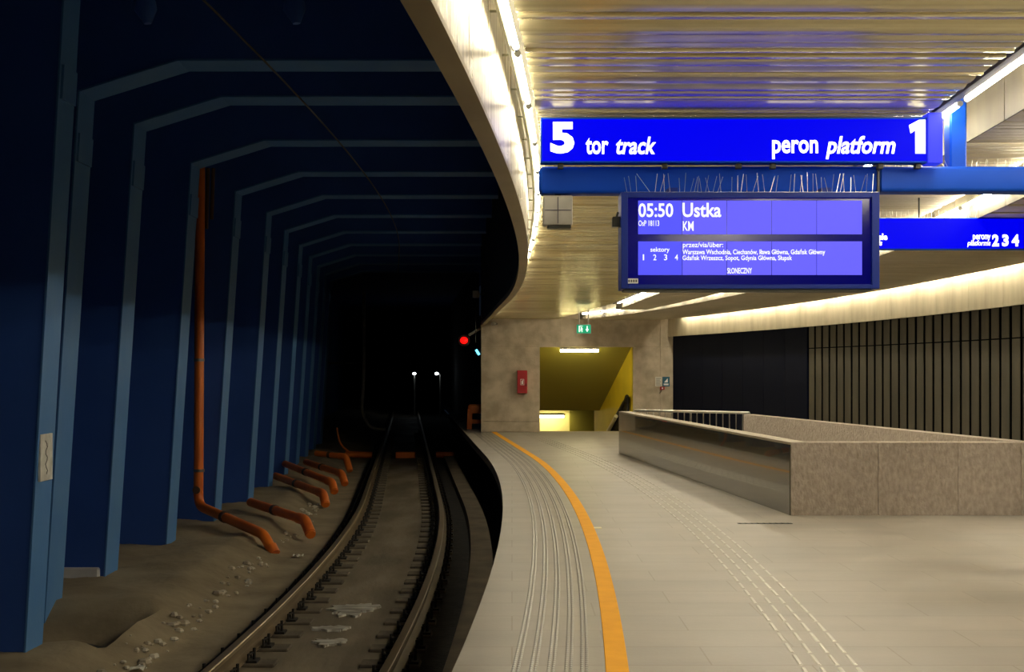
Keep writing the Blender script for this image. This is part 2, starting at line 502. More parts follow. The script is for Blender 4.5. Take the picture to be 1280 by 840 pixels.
# right fascia, hung over the cladding
mb = MB()
fy = frange(4, YE - .02, .6)
for a, b in zip(fy[:-1], fy[1:]):
    b2 = b - .006
    X = lambda y: W(y) - .14
    mb.add([(X(a), a, 2.6), (X(b2), b2, 2.6), (X(b2), b2, 3.5), (X(a), a, 3.5),
            (X(a) + .04, a, 2.6), (X(b2) + .04, b2, 2.6), (X(b2) + .04, b2, 3.5), (X(a) + .04, a, 3.5)],
           [(0, 3, 2, 1), (4, 5, 6, 7), (0, 1, 5, 4), (3, 7, 6, 2), (0, 4, 7, 3), (1, 2, 6, 5)])
struct('trim_7', mb, 'fascia_r')

# ---- right wall: cladding boards with black joints, navy towards the end
mb = MB()
mb.sweep(frange(4, YE + .1, .5), lambda y: [(W(y) + .09, 0), (W(y) + .09, 3.9)], mi=1)
y = 8.0
while y < YE - .1:
    dy = .345 / math.sqrt(1 + ((y - 16) / 50) ** 2)
    navy = y > 25.4
    if navy: break
    g = .095 if not navy else .012
    y1 = y + dy * (1 - g / .345)
    for z0, z1 in ((0, 2.14), (2.16, 2.62)):
        d = random.uniform(0, .006)
        mb.add([(W(y) + d, y, z0), (W(y1) + d, y1, z0), (W(y1) + d, y1, z1), (W(y) + d, y, z1),
                (W(y) + .014, y, z0), (W(y1) + .014, y1, z0), (W(y1) + .014, y1, z1), (W(y) + .014, y, z1)],
               [(0, 3, 2, 1), (0, 1, 5, 4), (3, 7, 6, 2), (0, 4, 7, 3), (1, 2, 6, 5)], 2 if navy else 0)
    y += dy
while y < YE - .1:
    y1 = min(y + 1.1, YE)
    mb.add([(W(y), y, 0), (W(y1 - .012), y1 - .012, 0), (W(y1 - .012), y1 - .012, 2.62), (W(y), y, 2.62),
            (W(y) + .05, y, 0), (W(y1 - .012) + .05, y1 - .012, 0), (W(y1 - .012) + .05, y1 - .012, 2.62), (W(y) + .05, y, 2.62)],
           [(0, 3, 2, 1), (4, 5, 6, 7), (0, 1, 5, 4), (3, 7, 6, 2), (0, 4, 7, 3), (1, 2, 6, 5)], 2)
    y = y1
struct('wall_right', mb, ['clad', 'gap', 'navy'])

# ---- end wall of concrete blocks around the stair opening
XA, XB, XC, XD = PX(601, YE), PX(675, YE), PX(791, YE), PX(862, YE)
ZL = PZ(434, YE)
mb = MB()
g = .007
def blk(x0, x1, z0, z1, d=0): mb.box(x0 + g, x1 - g, YE + d, YE + .45, z0 + g, z1 - g)
blk(XA, XB, 0, PZ(527, YE), -.012); blk(XA, XB, PZ(527, YE), ZL)
blk(XC, PX(825, YE), 0, ZL); blk(PX(825, YE), XD, 0, ZL)
blk(XA, PX(700, YE), ZL, 3.2); blk(PX(700, YE), PX(825, YE), ZL, 3.2); blk(PX(825, YE), XD, ZL, 3.2)
mb.box(XA + .02, XB - .01, YE + .02, YE + .44, 0, 5.8); mb.box(XA + .02, XD - .02, YE + .02, YE + .44, ZL + .02, 5.8)
mb.box(XC + .01, 8, YE + .02, YE + .44, 0, 5.8)
struct('wall_end', mb, 'concrete', bevel=.006)

# ---- stairwell going down behind the end wall
SD = -.2
def sx(x, y): return x + SD * (y - YE - .45)
Y0 = YE + .45
y_flat = Y0 + 3.2
zc = lambda y: max(ZL - .577 * (y - Y0), ZL - .577 * 3.2)
mb = MB()
mb.sweep([Y0 - .42, Y0, y_flat, 43], lambda y: [(max(sx(XB, y) - .02, -.5), zc(y)), (sx(XC, y) + .2, zc(y))])
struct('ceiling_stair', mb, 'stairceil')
mb = MB()
mb.sweep([Y0 - .4, Y0, y_flat, y_flat + .6], lambda y: [(sx(XC, max(y, Y0)), -3.2), (sx(XC, max(y, Y0)), 3.0)])
mb.sweep([Y0, y_flat, 42.2], lambda y: [(max(sx(XB, y), -.45), -3.2), (max(sx(XB, y), -.45), max(zc(y), ZL - 1.85))])
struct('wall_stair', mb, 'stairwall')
mb = MB()
mb.box(-.45, 5, 42.2, 42.4, -3.2, 1.0, 0)
mb.box(2.02, 3.2, 41.95, 42.2, -3.2, 1.0, 1)
struct('wall_passage', mb, ['passage', 'stairceil'])
mb = MB()
st = [(Y0 - .45, 0)]
mb.box(XB, XC, YE + .2, Y0, -.3, -.001)
for i in range(16):
    ya, yb = Y0 + i * .3, Y0 + (i + 1) * .3
    z = -.173 * (i + 1)
    mb.add([(sx(XB, ya), ya, z), (sx(XC, ya), ya, z), (sx(XC, yb), yb, z), (sx(XB, yb), yb, z),
            (sx(XB, ya), ya, z + .173), (sx(XC, ya), ya, z + .173)], [(0, 1, 2, 3), (0, 4, 5, 1)])
mb.box(-.45, 5, Y0 + 4.8, 42.3, -3.0, -.173 * 16)
struct('floor_stair', mb, 'concrete')

# ================================================================== TUNNEL FRAMES
ribs = [  # front y, inner shift, label
 (10.6, .55, 'nearest blue portal frame, its steel edge carrying a worn white plate'),
 (12.75, -.11, 'blue portal frame rising behind the dark pit, next after the one with the white plate'),
 (14.45, -.06, 'blue portal frame standing on a whitish concrete plinth'),
 (17.2, -.11, 'blue portal frame just in front of the tall orange downpipe'),
 (19.95, -.11, 'blue portal frame directly behind the tall orange downpipe'),
 (22.6, -.08, 'blue portal frame behind the first short orange drain stub'),
 (25.5, 0, 'sixth blue portal frame past the tall orange downpipe side, before the second drain stub'),
 (28.5, 0, 'blue portal frame between the second and third short orange drain stubs'),
 (31.4, 0, 'blue portal frame in the dark beside the fourth short drain stub'),
 (34.3, 0, 'blue portal frame in the dark beside the farthest drain stub'),
 (37.2, 0, 'second last blue portal frame before the tunnel turns black'),
 (40.1, 0, 'last faintly lit blue portal frame before the tunnel turns black'),
]
ribs[6] = (25.5, -.04, 'blue portal frame in front of the second short orange drain stub')
FR = 'blue portal frames along the tunnel'
frames = []
for i, (yf, sh, lab) in enumerate(ribs):
    k = KNEE(yf) + sh
    root = thing('portal_frame', (k - .36, yf, -.85), lab, 'tunnel frame', FR)
    zk, zt = (4.67, 5.0) if i else (5.35, 5.55)
    xr = RIM(yf + .3) - .01 if yf < YE else E(yf) + .9
    inner = [(k - .404, -1.5), (k, zk), (k + 1.06, zt), (xr, zt)]
    D = .44 if i else .36
    # column, haunch and beam are one solid frame of navy paint
    poly = inner + [(xr, 5.79), (KNEE(yf) - 1.74, 5.79), (KNEE(yf) - 1.74, -1.5)]
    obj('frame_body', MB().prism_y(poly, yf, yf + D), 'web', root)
    # edge plates on the inner side, lighter blue to paint in direct light
    def plate(p, q, nm, t=.022):
        d = Vector((q[0] - p[0], 0, q[1] - p[1])).normalized()
        nrm = Vector((d.z, 0, -d.x)) if True else None
        a = [Vector((p[0], 0, p[1])), Vector((q[0], 0, q[1]))]
        b = [v + nrm * t for v in a]
        m_ = MB()
        yy0, yy1 = yf - .012, yf + D + .012
        quad = [(v.x, v.z) for v in (a[0], a[1], b[1], b[0])]
        m_.prism_y(quad, yy0, yy1)
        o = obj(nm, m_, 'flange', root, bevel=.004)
        return o
    pl = plate(inner[0], inner[1], 'column_plate')
    plate(inner[1], inner[2], 'haunch_plate')
    plate(inner[2], inner[3], 'beam_plate')
    zj = zk - .75 if i else 4.1
    xj = lambda z: k - .37 + .37 * (z + 1.0) / (zk + 1.0)
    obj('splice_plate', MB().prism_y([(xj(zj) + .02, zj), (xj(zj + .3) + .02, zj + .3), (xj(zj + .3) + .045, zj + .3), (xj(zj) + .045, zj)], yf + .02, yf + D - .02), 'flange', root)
    if i == 2:
        o = obj('plinth', MB().cbox(k - 1.75, k - .40, yf - .05, yf + .25, -1.0, -.68, .02), 'plinth', root)
        o['label'] = 'whitish concrete plinth'
    if i == 0:
        zz = PZ(571, yf + .2)
        xx = xj(zz) + .025
        mbp = MB().box(xx - .012, xx + .012, yf + .02, yf + .30, zz - .21, zz + .21, 0)
        o = obj('name_plate', mbp, 'label', root, bevel=.004)
        o['label'] = 'worn white plate'
        m2 = MB()
        m2.tube([(xx + .0125, yf + .15 + .025 * math.sin(q * 1.7), zz - .15 + q * .03) for q in range(11)], .004, 5)
        obj('marks', m2, 'ink', o)
    frames.append(root)

# small steel hangers under the nearest beam
for (px, lab) in ((182, 'small steel hanger under the nearest roof beam, above the left column'), (368, 'small steel hanger under the nearest roof beam, over the track beside the wire')):
    yh = 10.75
    x = PX(px, yh)
    h = thing('hanger', (x, yh, 5.54), lab, 'hanger', 'steel hangers under the nearest roof beam')
    zt_ = min(5.5, 5.35 + .2 * (x + 3.9) / 1.06) - .05
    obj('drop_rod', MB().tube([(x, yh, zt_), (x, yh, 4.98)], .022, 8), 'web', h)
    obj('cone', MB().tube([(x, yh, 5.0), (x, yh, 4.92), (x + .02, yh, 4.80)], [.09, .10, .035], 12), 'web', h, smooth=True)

# contact wire over the track
wy = frange(6, 60, 1)
o = obj('contact_wire', MB().tube([(TC(y) - .1 + .12 * math.sin(y / 9), y, 4.06 + .03 * math.cos(y / 4)) for y in wy], .008, 6), 'wire')
tag(o, 'thin overhead contact wire running above the track', 'wire')

# ================================================================== TRACK
def rail(name, off, label):
    prof = [(-.08, 0), (.08, 0), (.08, .022), (.014, .05), (.014, .125), (.042, .14), (.042, .172), (.034, .18), (-.034, .18), (-.042, .172), (-.042, .14), (-.014, .125), (-.014, .05), (-.08, .022)]
    mb = MB()
    mi = [1 if 5 <= j <= 10 else 0 for j in range(len(prof))]
    mb.sweep(frange(4, 90, .4), lambda y: [(TC(y) + off + a, -1.030 + b) for a, b in prof], closed=True, mis=mi)
    root = obj(name, mb, ['rail', 'railhead'], smooth=False)
    return tag(root, label, 'rail')
rail('rail', -.755, 'rusty steel rail on the wall side, beside the earth bank')
rail('rail', .755, 'rusty steel rail on the platform side, beside the black ballast strip')
# sleepers
SLL = 'grimy concrete sleeper half buried between the two rails'
def clip_mesh(m_, x, s_):
    if True:
        m_.box(x + s_ * .14 - .05, x + s_ * .14 + .05, -.075, .075, .0, .034)
        m_.tube([(x + s_ * .11, -.06, .03), (x + s_ * .105, -.05, .085), (x + s_ * .15, 0, .10), (x + s_ * .105, .05, .085), (x + s_ * .11, .06, .03)], .013, 6)
        m_.tube([(x + s_ * .15, 0, 0), (x + s_ * .15, 0, .14)], .016, 6)
proto = None
y = 6.3; n = 0
while y < 52:
    if proto is None:
        proto = thing('sleeper', (0, 0, 0), SLL, 'sleeper', 'concrete sleepers of the track')
        b_ = MB()
        for sgn in (-1, 1):
            b_.cbox(sgn * .755 - (.36 if sgn > 0 else .20), sgn * .755 + (.20 if sgn > 0 else .36), -.12, .12, -.10, .012, .012)
        b_.box(-.34, .34, -.06, .06, -.1, -.03)
        obj('sleeper_body', b_, 'sleeper', proto)
        for sgn in (-1, 1):
            for s_ in (-1, 1):
                c_ = MB(); clip_mesh(c_, sgn * .755, s_); obj('rail_clip', c_, 'clip', proto)
        o = proto
    else:
        o = copy_tree(proto)
    o.location = (TC(y), y, -1.0445)
    o.rotation_euler = (0, 0, -math.atan(( TC(y + .1) - TC(y - .1)) / .2) )
    y += .615; n += 1
# concrete cable trough along the platform side
mb = MB()
mb.sweep(frange(5, 36.5, .5), lambda y: [(E(y) - .46, -1.06), (E(y) - .44, -.93), (E(y) - .13, -.93), (E(y) - .11, -1.06)], closed=True, caps=True)
tag(obj('cable_trough', mb, 'trough'), 'long concrete cable trough lying below the platform edge', 'cable trough')

# wet patches on the slab, the light they reflect painted pale
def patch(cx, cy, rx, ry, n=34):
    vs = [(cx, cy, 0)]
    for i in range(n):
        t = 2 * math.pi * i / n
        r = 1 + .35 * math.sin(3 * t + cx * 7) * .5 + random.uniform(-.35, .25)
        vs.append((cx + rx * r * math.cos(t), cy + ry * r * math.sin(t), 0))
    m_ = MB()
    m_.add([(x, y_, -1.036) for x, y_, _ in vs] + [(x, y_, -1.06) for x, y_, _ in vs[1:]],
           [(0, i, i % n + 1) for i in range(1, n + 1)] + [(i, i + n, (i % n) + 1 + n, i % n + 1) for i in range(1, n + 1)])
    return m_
for (px, py, rx, ry, lab) in ((440, 762, .27, .34, 'largest wet patch between the rails, pale with painted reflection'), (414, 786, .19, .10, 'narrow wet patch of painted pale sheen between the rails, just nearer than the largest'),
                              (412, 803, .16, .14, 'nearest small wet patch of painted pale sheen between the rails')):
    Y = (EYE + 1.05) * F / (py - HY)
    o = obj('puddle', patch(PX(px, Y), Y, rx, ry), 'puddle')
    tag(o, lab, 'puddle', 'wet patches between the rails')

# rubble line along the foot of the bank
mb = MB()
for i in range(150):
    yy = random.uniform(9.5, 24); u = -1.72 + random.gauss(0, .09)
    x = TC(yy) + u
    if abs(x + 3.6) < .3 and (17 < yy < 18.6 or 19.8 < yy < 21): continue
    r = random.uniform(.012, .045) * (1.3 if random.random() < .15 else 1)
    mb.sphere((x, yy, ground_z(x, yy) + r * .3), r, 6, 4, (random.uniform(.8, 1.5), random.uniform(.8, 1.5), random.uniform(.5, .9)))
tag(obj('rubble', mb, 'stone'), 'line of pale rubble along the foot of the earth bank', 'rubble', kind='stuff')
# scraps
for (px, py, h, lab) in ((373, 687, 2.64, 'scrap of white litter on the dirt beside the wall-side rail'), (172, 819, 2.6, 'thin white scrap on the dirt near the nearest blue frame')):
    Y = h * F / (py - HY); x = PX(px, Y); z = ground_z(x, Y)
    m_ = MB(); n = 5
    vs = [(x + (i - 2) * .035, Y + (j - 2) * .03, z + .012 + random.uniform(0, .045)) for i in range(n) for j in range(n)]
    fs = [(i * n + j, i * n + j + 1, (i + 1) * n + j + 1, (i + 1) * n + j) for i in range(n - 1) for j in range(n - 1)]
    m_.add(vs, fs)
    o = obj('litter', m_, 'paper'); tag(o, lab, 'litter')
    sm = o.modifiers.new('s', 'SOLIDIFY'); sm.thickness = .003

# ================================================================== ORANGE PIPES
def bend(pts, rad=.16, n=5):
    pts = [Vector(p) for p in pts]; out = [pts[0]]
    for a, b, c in zip(pts[:-2], pts[1:-1], pts[2:]):
        d1 = (a - b).normalized(); d2 = (c - b).normalized()
        r = min(rad, (a - b).length * .45, (c - b).length * .45)
        p, q = b + d1 * r, b + d2 * r
        for i in range(n + 1):
            t = i / n
            out.append(p * (1 - t) ** 2 + b * 2 * t * (1 - t) + q * t ** 2)
    out.append(pts[-1]); return out
def ring(c, d, r, L, n=14):
    d = Vector(d).normalized(); c = Vector(c)
    return MB().tube([c - d * L / 2, c + d * L / 2], r, n)
# tall downpipe
yb = 19.55; xb = PX(248, yb)
tip = Vector((PX(330, 17.9), 17.9, PZ(668, 17.9)))
top = Vector((xb + .03, yb, 5.02)); elb = Vector((xb, yb, PZ(632, yb)))
end = Vector((PX(341, 17.75), 17.75, PZ(690, 17.75)))
root = thing('downpipe', (xb, yb, elb.z), 'tall orange downpipe running down a blue frame and out over the bank', 'drain pipe')
obj('pipe', MB().tube(bend([top, elb, tip, end], .2, 7), .078, 14), 'orange', root, smooth=True)
for zz in (PZ(450, yb), PZ(588, yb)):
    o = obj('pipe_clamp', ring((xb + .01, yb, zz), (0, 0, 1), .088, .045), 'band', root, smooth=True)
o = obj('inspection_cap', MB().tube([(xb - .01, yb - .07, PZ(612, yb)), (xb - .01, yb - .10, PZ(612, yb))], .062, 14), 'joint', root, smooth=True); o['label'] = 'dark inspection cap'
dd = tip - elb
for q in (0, 1):
    o = obj('cable_pipe', MB().tube([(xb + .10 + q * .085, yb + .12, PZ(285 - q * 12, yb)), (xb + .13 + q * .085, yb + .12, 5.0)], .032, 8), 'joint', root, smooth=True); o['label'] = 'dark brown cable pipe beside the top of the downpipe'
for t in (.42, .0):
    if t: obj('socket_ring', ring(elb + dd * t, dd, .09, .09), 'joint', root, smooth=True)
obj('outlet', ring(end + Vector((0, 0, .03)), end - tip, .088, .14), 'orange_dk', root, smooth=True)
stubs = [
 ((320, 630, 21.0), (381, 650, 19.6), (388, 667, 19.3), 'short orange drain stub nearest the tall downpipe, lying on the bank'),
 ((350, 597, 26.0), (404, 617, 24.0), (407, 630, 23.8), 'second short orange drain stub beyond the tall downpipe'),
 ((362, 582, 28.2), (415, 603, 26.2), (418, 614, 26.0), 'third short orange drain stub beyond the tall downpipe'),
 ((387, 579, 30.0), (427, 592, 28.2), (431, 604, 28.0), 'fourth short orange drain stub beyond the tall downpipe'),
 ((399, 567, 32.5), (432, 571, 32.0), (437, 587, 31.8), 'farthest short orange drain stub, beside the orange crossing pipe'),
]
for a, b, c, lab in stubs:
    A, B, Cc = [Vector((PX(p[0], p[2]), p[2], PZ(p[1], p[2]))) for p in (a, b, c)]
    root = thing('drain_stub', tuple(A), lab, 'drain pipe', 'short orange drain stubs on the bank')
    obj('pipe', MB().tube(bend([A - (B - A) * .12, B, Cc + (Cc - B) * .1], .12), .078, 12), 'orange', root, smooth=True)
    obj('socket_ring', ring(A + (B - A) * .4, B - A, .09, .09), 'joint', root, smooth=True)
    obj('elbow', MB().tube(bend([B - (B - A).normalized() * .22, B + Vector((0, 0, .005)), Cc], .12), .09, 12), 'orange_dk', root, smooth=True)
# crossing pipe in front of the dark stretch
Y = 37.36
root = thing('crossing_pipe', (PX(500, Y), Y, -1.05), 'orange pipe crossing the track between the rails, far down the tunnel', 'drain pipe')
zc_ = -.98
obj('pipe', MB().tube([(PX(432, Y), Y, zc_ + .05), (PX(465, Y), Y, zc_ + .02)], .10, 12), 'orange_dk', root, smooth=True)
obj('pipe', MB().tube([(PX(545, Y), Y, zc_ + .03), (PX(569, Y), Y, zc_ + .02)], .10, 12), 'orange_dk', root, smooth=True)
obj('coupling', MB().cbox(PX(495, Y), PX(519, Y), Y - .14, Y + .14, -1.045, -.86, .02), 'orange_dk', root)
obj('riser', MB().tube(bend([(PX(420, Y), Y + .2, PZ(535, Y)), (PX(424, Y), Y + .1, PZ(556, Y)), (PX(440, Y), Y, zc_ + .05), (PX(450, Y), Y, zc_ + .03)], .3), .03, 8), 'orange_dk', root, smooth=True)

# ================================================================== FAR TUNNEL: signals and lamps
# red signal on a bracket from the corner of the end wall
ysg = YE + .2
xs_, zs_ = PX(580, ysg), PZ(425.5, ysg)
root = thing('signal', (PX(600, ysg), ysg, PZ(412, ysg)), 'red signal light on a grey bracket from the wall corner', 'signal')
obj('bracket', MB().tube([(PX(603, ysg), ysg + .02, PZ(409, ysg)), (PX(586, ysg), ysg, PZ(419, ysg))], .035, 8), 'boxgrey', root, smooth=True)
obj('housing', MB().tube([(xs_, ysg + .02, zs_), (xs_, ysg + .25, zs_)], .16, 16), 'dark', root, smooth=True)
o = obj('lens', MB().sphere((xs_, ysg, zs_), .105, 14, 8, (1, .5, .9)), 'redlamp', root, smooth=True); o['label'] = 'glowing red lens'
yq = 34.5
root = thing('marker_lamp', (PX(597, yq), yq, PZ(440, yq)), 'slanted cyan light strip in the dark left of the end wall', 'lamp')
obj('holder', MB().box(PX(594, yq), -.583, yq + .05, yq + .10, PZ(443, yq), PZ(438, yq)), 'dark', root)
obj('strip', MB().tube([(PX(595, yq), yq, PZ(437, yq)), (PX(599, yq), yq, PZ(443.5, yq))], .035, 8), 'cyanlamp', root, smooth=True)
# pale box on the outer face of the rim
yq = 29.5
root = thing('junction_box', (PX(594, yq), yq, PZ(367, yq)), 'small pale box on the dark back of the ceiling rim', 'junction box')
x0, x1, z0, z1 = PX(590.5, yq), PX(599, yq), PZ(372, yq), PZ(363, yq)
obj('case', MB().cbox(x0, x1, yq, yq + .14, z0, z1, .02), 'boxgrey', root)
obj('wall_mount', MB().box(x1 - .05, RIM(yq) + .03, yq + .05, yq + .09, (z0 + z1) / 2 - .02, (z0 + z1) / 2 + .02), 'dark', root)
obj('cable', MB().tube([(x0 + .08, yq + .07, z0 + .01), (x0 + .08, yq + .07, z0 - 1.1)], .008, 6), 'dark', root)
for (px, py, Y, pb, lab) in ((518, 467, 72, 516, 'bright white lamp on a dark post far down the track, left of the pair'), (546, 467, 70, 521, 'bright white lamp with a lit post far down the track, right of the pair')):
    x, z = PX(px, Y), PZ(py, Y)
    root = thing('track_lamp', (x, Y, -1.06), lab, 'lamp', 'white lamps far down the tunnel')
    xe = x + (.2 if px > 530 else 0)
    obj('post', MB().tube(bend([(xe, Y + .1, -1.06), (xe, Y + .1, z - .05), (x, Y, z + .02)], .15), .05, 8), 'boxgrey', root, smooth=True)
    obj('lamp_head', MB().sphere((x, Y - .08, z), .10, 10, 6, (1.1, .6, .8)), 'farlamp', root, smooth=True)
# grey conduit down the far tunnel side
Y = 44
pts = [(PX(455, Y), Y, 4.6), (PX(455, Y), Y, PZ(470, Y)), (PX(452, Y), Y, PZ(515, Y)), (PX(462, Y), Y, PZ(535, Y)), (PX(482, Y), Y, PZ(537, Y))]
root = thing('cable_conduit', (PX(455, Y), Y, 0), 'grey conduit dropping down the far tunnel side and turning to the track', 'conduit')
obj('pipe', MB().tube(bend(pts, .5), .06, 8), 'boxgrey', root, smooth=True)
obj('bracket', MB().box(KNEE(Y) - 1.7, PX(455, Y), Y + .02, Y + .08, 1.9, 1.98), 'dark', root)
# orange trestle beside the end wall
yq = 34.2
xl, xr_, zt = PX(583.5, yq), -.62, PZ(505.5, yq)
root = thing('trestle_barrier', ((xl + xr_) / 2, yq, 0), 'orange plastic barrier standing beside the end wall at the platform edge', 'barrier')
obj('top_bar', MB().cbox(xl + .03, xr_, yq, yq + .16, zt - .26, zt, .05), 'orange_dk', root, bevel=.02)
obj('leg', MB().prism_y([(xl, 0), (xl + .14, 0), (xl + .16, zt - .2), (xl + .02, zt - .12)], yq, yq + .14), 'orange_dk', root, bevel=.015)
obj('leg', MB().prism_y([(xr_ - .12, 0), (xr_, 0), (xr_ - .02, zt - .2), (xr_ - .14, zt - .2)], yq, yq + .14), 'orange_dk', root, bevel=.015)
obj('stretcher', MB().box(xl + .10, xr_ - .1, yq + .04, yq + .10, .16, .28), 'orange_dk', root)

# ================================================================== PLATFORM MARKINGS
mb = MB()
mb.sweep(frange(-5, YE - .02, .3), lambda y: [(E(y) + .865 + lerp(0, -.12, (y - 22) / 10), .001), (E(y) + .868 + lerp(0, -.12, (y - 22) / 10), .005), (E(y) + .995 + lerp(0, -.12, (y - 22) / 10), .005), (E(y) + .998 + lerp(0, -.12, (y - 22) / 10), .001)])
tag(obj('safety_line', mb, 'yellow'), 'yellow orange safety line curving along the platform', 'floor marking')
names = ['closest to the platform edge', 'second from the platform edge', 'in the middle of the five', 'fourth from the platform edge', 'closest to the yellow line']
for r, off in enumerate((.355, .455, .555, .655, .745)):
    mb = MB()
    yy_ = []; y = 5.2
    while y < YE - .1:
        s_ = .050 if y < 14 else .075 if y < 20 else .12
        yy_ += [(y, .25), (y + s_ * .22, 1), (y + s_ * .6, 1), (y + s_ * .82, .25)]
        y += s_
    fat = dict(yy_)
    for q in (-.014, .014):
        def sec(y):
            x = E(y) + off + q + lerp(0, -.1, (y - 22) / 10); a = .0105 * fat[y]
            return [(x - a, .0004), (x - a * .55, .0055 * fat[y]), (x + a * .55, .0055 * fat[y]), (x + a, .0004)]
        mb.sweep([p[0] for p in yy_], sec)
    o = obj('stud_line', mb, 'stud')
    tag(o, 'line of small metal studs along the platform edge, ' + names[r], 'tactile studs', 'five stud lines beside the yellow line')
GC = lambda y: 2.04 - (y - 13.3) ** 2 / 185 if y < 25 else 1.30 - .126 * (y - 25)
gl = ['nearest the yellow line', 'second from the yellow line', 'third from the yellow line', 'nearest the low stone wall']
for r in range(4):
    mb = MB(); off = (r - 1.5) * .105
    y = 5.4
    while y < YE - .4:
        ln = .24
        x0, x1 = GC(y) + off, GC(y + ln) + off
        a = .014
        mb.add([(x0 - a, y, .0005), (x0 + a, y, .0005), (x1 + a, y + ln, .0005), (x1 - a, y + ln, .0005),
                (x0 - a * .5, y + .006, .006), (x0 + a * .5, y + .006, .006), (x1 + a * .5, y + ln - .006, .006), (x1 - a * .5, y + ln - .006, .006)],
               [(4, 5, 6, 7), (0, 1, 5, 4), (1, 2, 6, 5), (2, 3, 7, 6), (3, 0, 4, 7)])
        y += .30
    o = obj('guide_strip', mb, 'stud_guide')
    tag(o, 'dashed steel guide strip set in the paving, ' + gl[r], 'guide strip', 'four guide strips for the blind')
# drain slot by the wall corner
Y = EYE * F / (654.5 - HY)
root = thing('floor_drain', (PX(956, Y), Y, 0), 'dark drain slot in the paving before the wall corner', 'drain')
xa, xb2 = PX(922, Y), PX(990, Y)
obj('slot', MB().box(xa, xb2, Y - .035, Y + .035, .0005, .004), 'black', root)
m_ = MB()
for i in range(9): m_.box(xa + (xb2 - xa) * (i + .2) / 9, xa + (xb2 - xa) * (i + .5) / 9, Y - .03, Y + .03, .004, .006)
obj('grate', m_, 'dark', root)
Y = EYE * F / (660 - HY)
o = obj('floor_marker', MB().cbox(PX(741, Y), PX(752, Y), Y - .06, Y + .06, .0003, .004, .002), 'cream')
tag(o, 'small pale yellow marker on the paving beside the safety line', 'floor marking')

# ================================================================== STAIR PARAPET
A = Vector((PX(987, 14.0), 14.0)); B = Vector((PX(773.5, 24.35), 24.35))
Cq = Vector((PX(942, 22.8), 22.8)); Dq = Vector((6.13, 14.0))
HP = .855
def wallseg(p, q, th, side, z1, z0=0.0):
    d = (q - p).normalized(); n_ = Vector((-d.y, d.x)) * side * th
    return [(p.x, p.y), (q.x, q.y), (q.x + n_.x, q.y + n_.y), (p.x + n_.x, p.y + n_.y)]
def prism_z(m_, poly, z0, z1, mi=0):
    n = len(poly)
    m_.add([(x, y, z0) for x, y in poly] + [(x, y, z1) for x, y in poly],
           [tuple(range(n))[::-1], tuple(range(n, 2 * n))] + [(i, (i + 1) % n, (i + 1) % n + n, i + n) for i in range(n)], mi)
    return m_
root = thing('parapet', (A.x, A.y, 0), 'low stone parapet around the stairwell, its left face polished', 'parapet')
side_poly = wallseg(A, B, .20, -1, HP)
o = obj('side_panel', prism_z(MB(), side_poly, 0, HP - .03), 'polish', root, bevel=.004); o['label'] = 'polished dark stone side that mirrors the platform'
d = (B - A).normalized()
# front wall, rough stone, slabs with joints
m_ = MB()
xs2 = [A.x + .012, 4.27, 5.2, 6.4, 7.0]
for x0, x1 in zip(xs2[:-1], xs2[1:]):
    m_.box(x0 + .002, x1 - .002, A.y - .012, A.y + .22, 0, HP - .005)
obj('front_panel', m_, 'hammer', root, bevel=.004)
o = obj('coping', prism_z(MB(), wallseg(A + Vector((-.01, -.0)), B, .22, -1, 0), HP - .03, HP), 'coping', root, bevel=.004)
# back wall
obj('back_panel', prism_z(MB(), wallseg(Cq, Dq, .20, -1, 0), 0, HP), 'hammer', root, bevel=.004)
# far railing
rail_root = thing('railing', (B.x, 24.2, 0), 'light steel railing closing the far end of the stairwell parapet', 'railing')
Ya, Yb = 24.25, 22.9
P0 = Vector((B.x + .32, Ya)); P1 = Vector((Cq.x - .06, Yb))
zt = .875
obj('handrail', MB().tube([(P0.x, P0.y, zt), (P1.x, P1.y, zt)], .026, 10), 'steel', rail_root, smooth=True)
obj('bottom_rail', MB().tube([(P0.x, P0.y, .10), (P1.x, P1.y, .10)], .016, 8), 'steel', rail_root, smooth=True)
n = 19
for i in range(n):
    t = i / (n - 1)
    x, y = P0.x + (P1.x - P0.x) * t, P0.y + (P1.y - P0.y) * t
    if i in (0, 9, n - 1): obj('post', MB().tube([(x, y, 0), (x, y, zt)], .022, 8), 'steel', rail_root, smooth=True)
    else: obj('baluster', MB().tube([(x, y, .10), (x, y, zt)], .011, 8), 'steel', rail_root, smooth=True)

# ================================================================== SIGNS
def sign_panel(root, x0, x1, y, z0, z1, dep):
    o = obj('case', MB().box(x0, x1, y + .004, y + dep, z0 - .012, z1 + .012), 'beam', root, bevel=.004)
    f = obj('lit_face', MB().box(x0 + .008, x1 - .008, y, y + .01, z0, z1), 'signblue', root); f['label'] = 'glowing blue face'
    return o
YS = 7.86
root = thing('platform_sign', (PX(925, YS), YS, PZ(207, YS)), 'long glowing blue sign reading 5 tor track and peron platform 1', 'sign')
sign_panel(root, PX(676, YS), PX(1160, YS), YS, PZ(201, YS), PZ(149, YS), .10)
cp = obj('end_cap', MB().box(PX(1159, YS), PX(1178, YS), YS - .012, YS + .11, PZ(202, YS) - .012, PZ(141, YS)), 'signend', root, bevel=.006)
def word(t, x0, x1, y0, y1, root, Y, material, bold=0, italic=0):
    return lettering(t, PX(x0, Y), PX(x1, Y), PZ(y1, Y), PZ(y0, Y), Y - .002, material, root, bold, italic)
word('5', 688, 718, 152.5, 192, root, YS, 'signtext', .045)
word('tor', 732, 760.5, 172.5, 193, root, YS, 'signtext', .022)
word('track', 770, 820, 171, 193, root, YS, 'signtext', .022, .22)
word('peron', 965, 1022.5, 175, 199, root, YS, 'signtext', .022)
word('platform', 1032, 1119, 170, 199, root, YS, 'signtext', .022, .22)
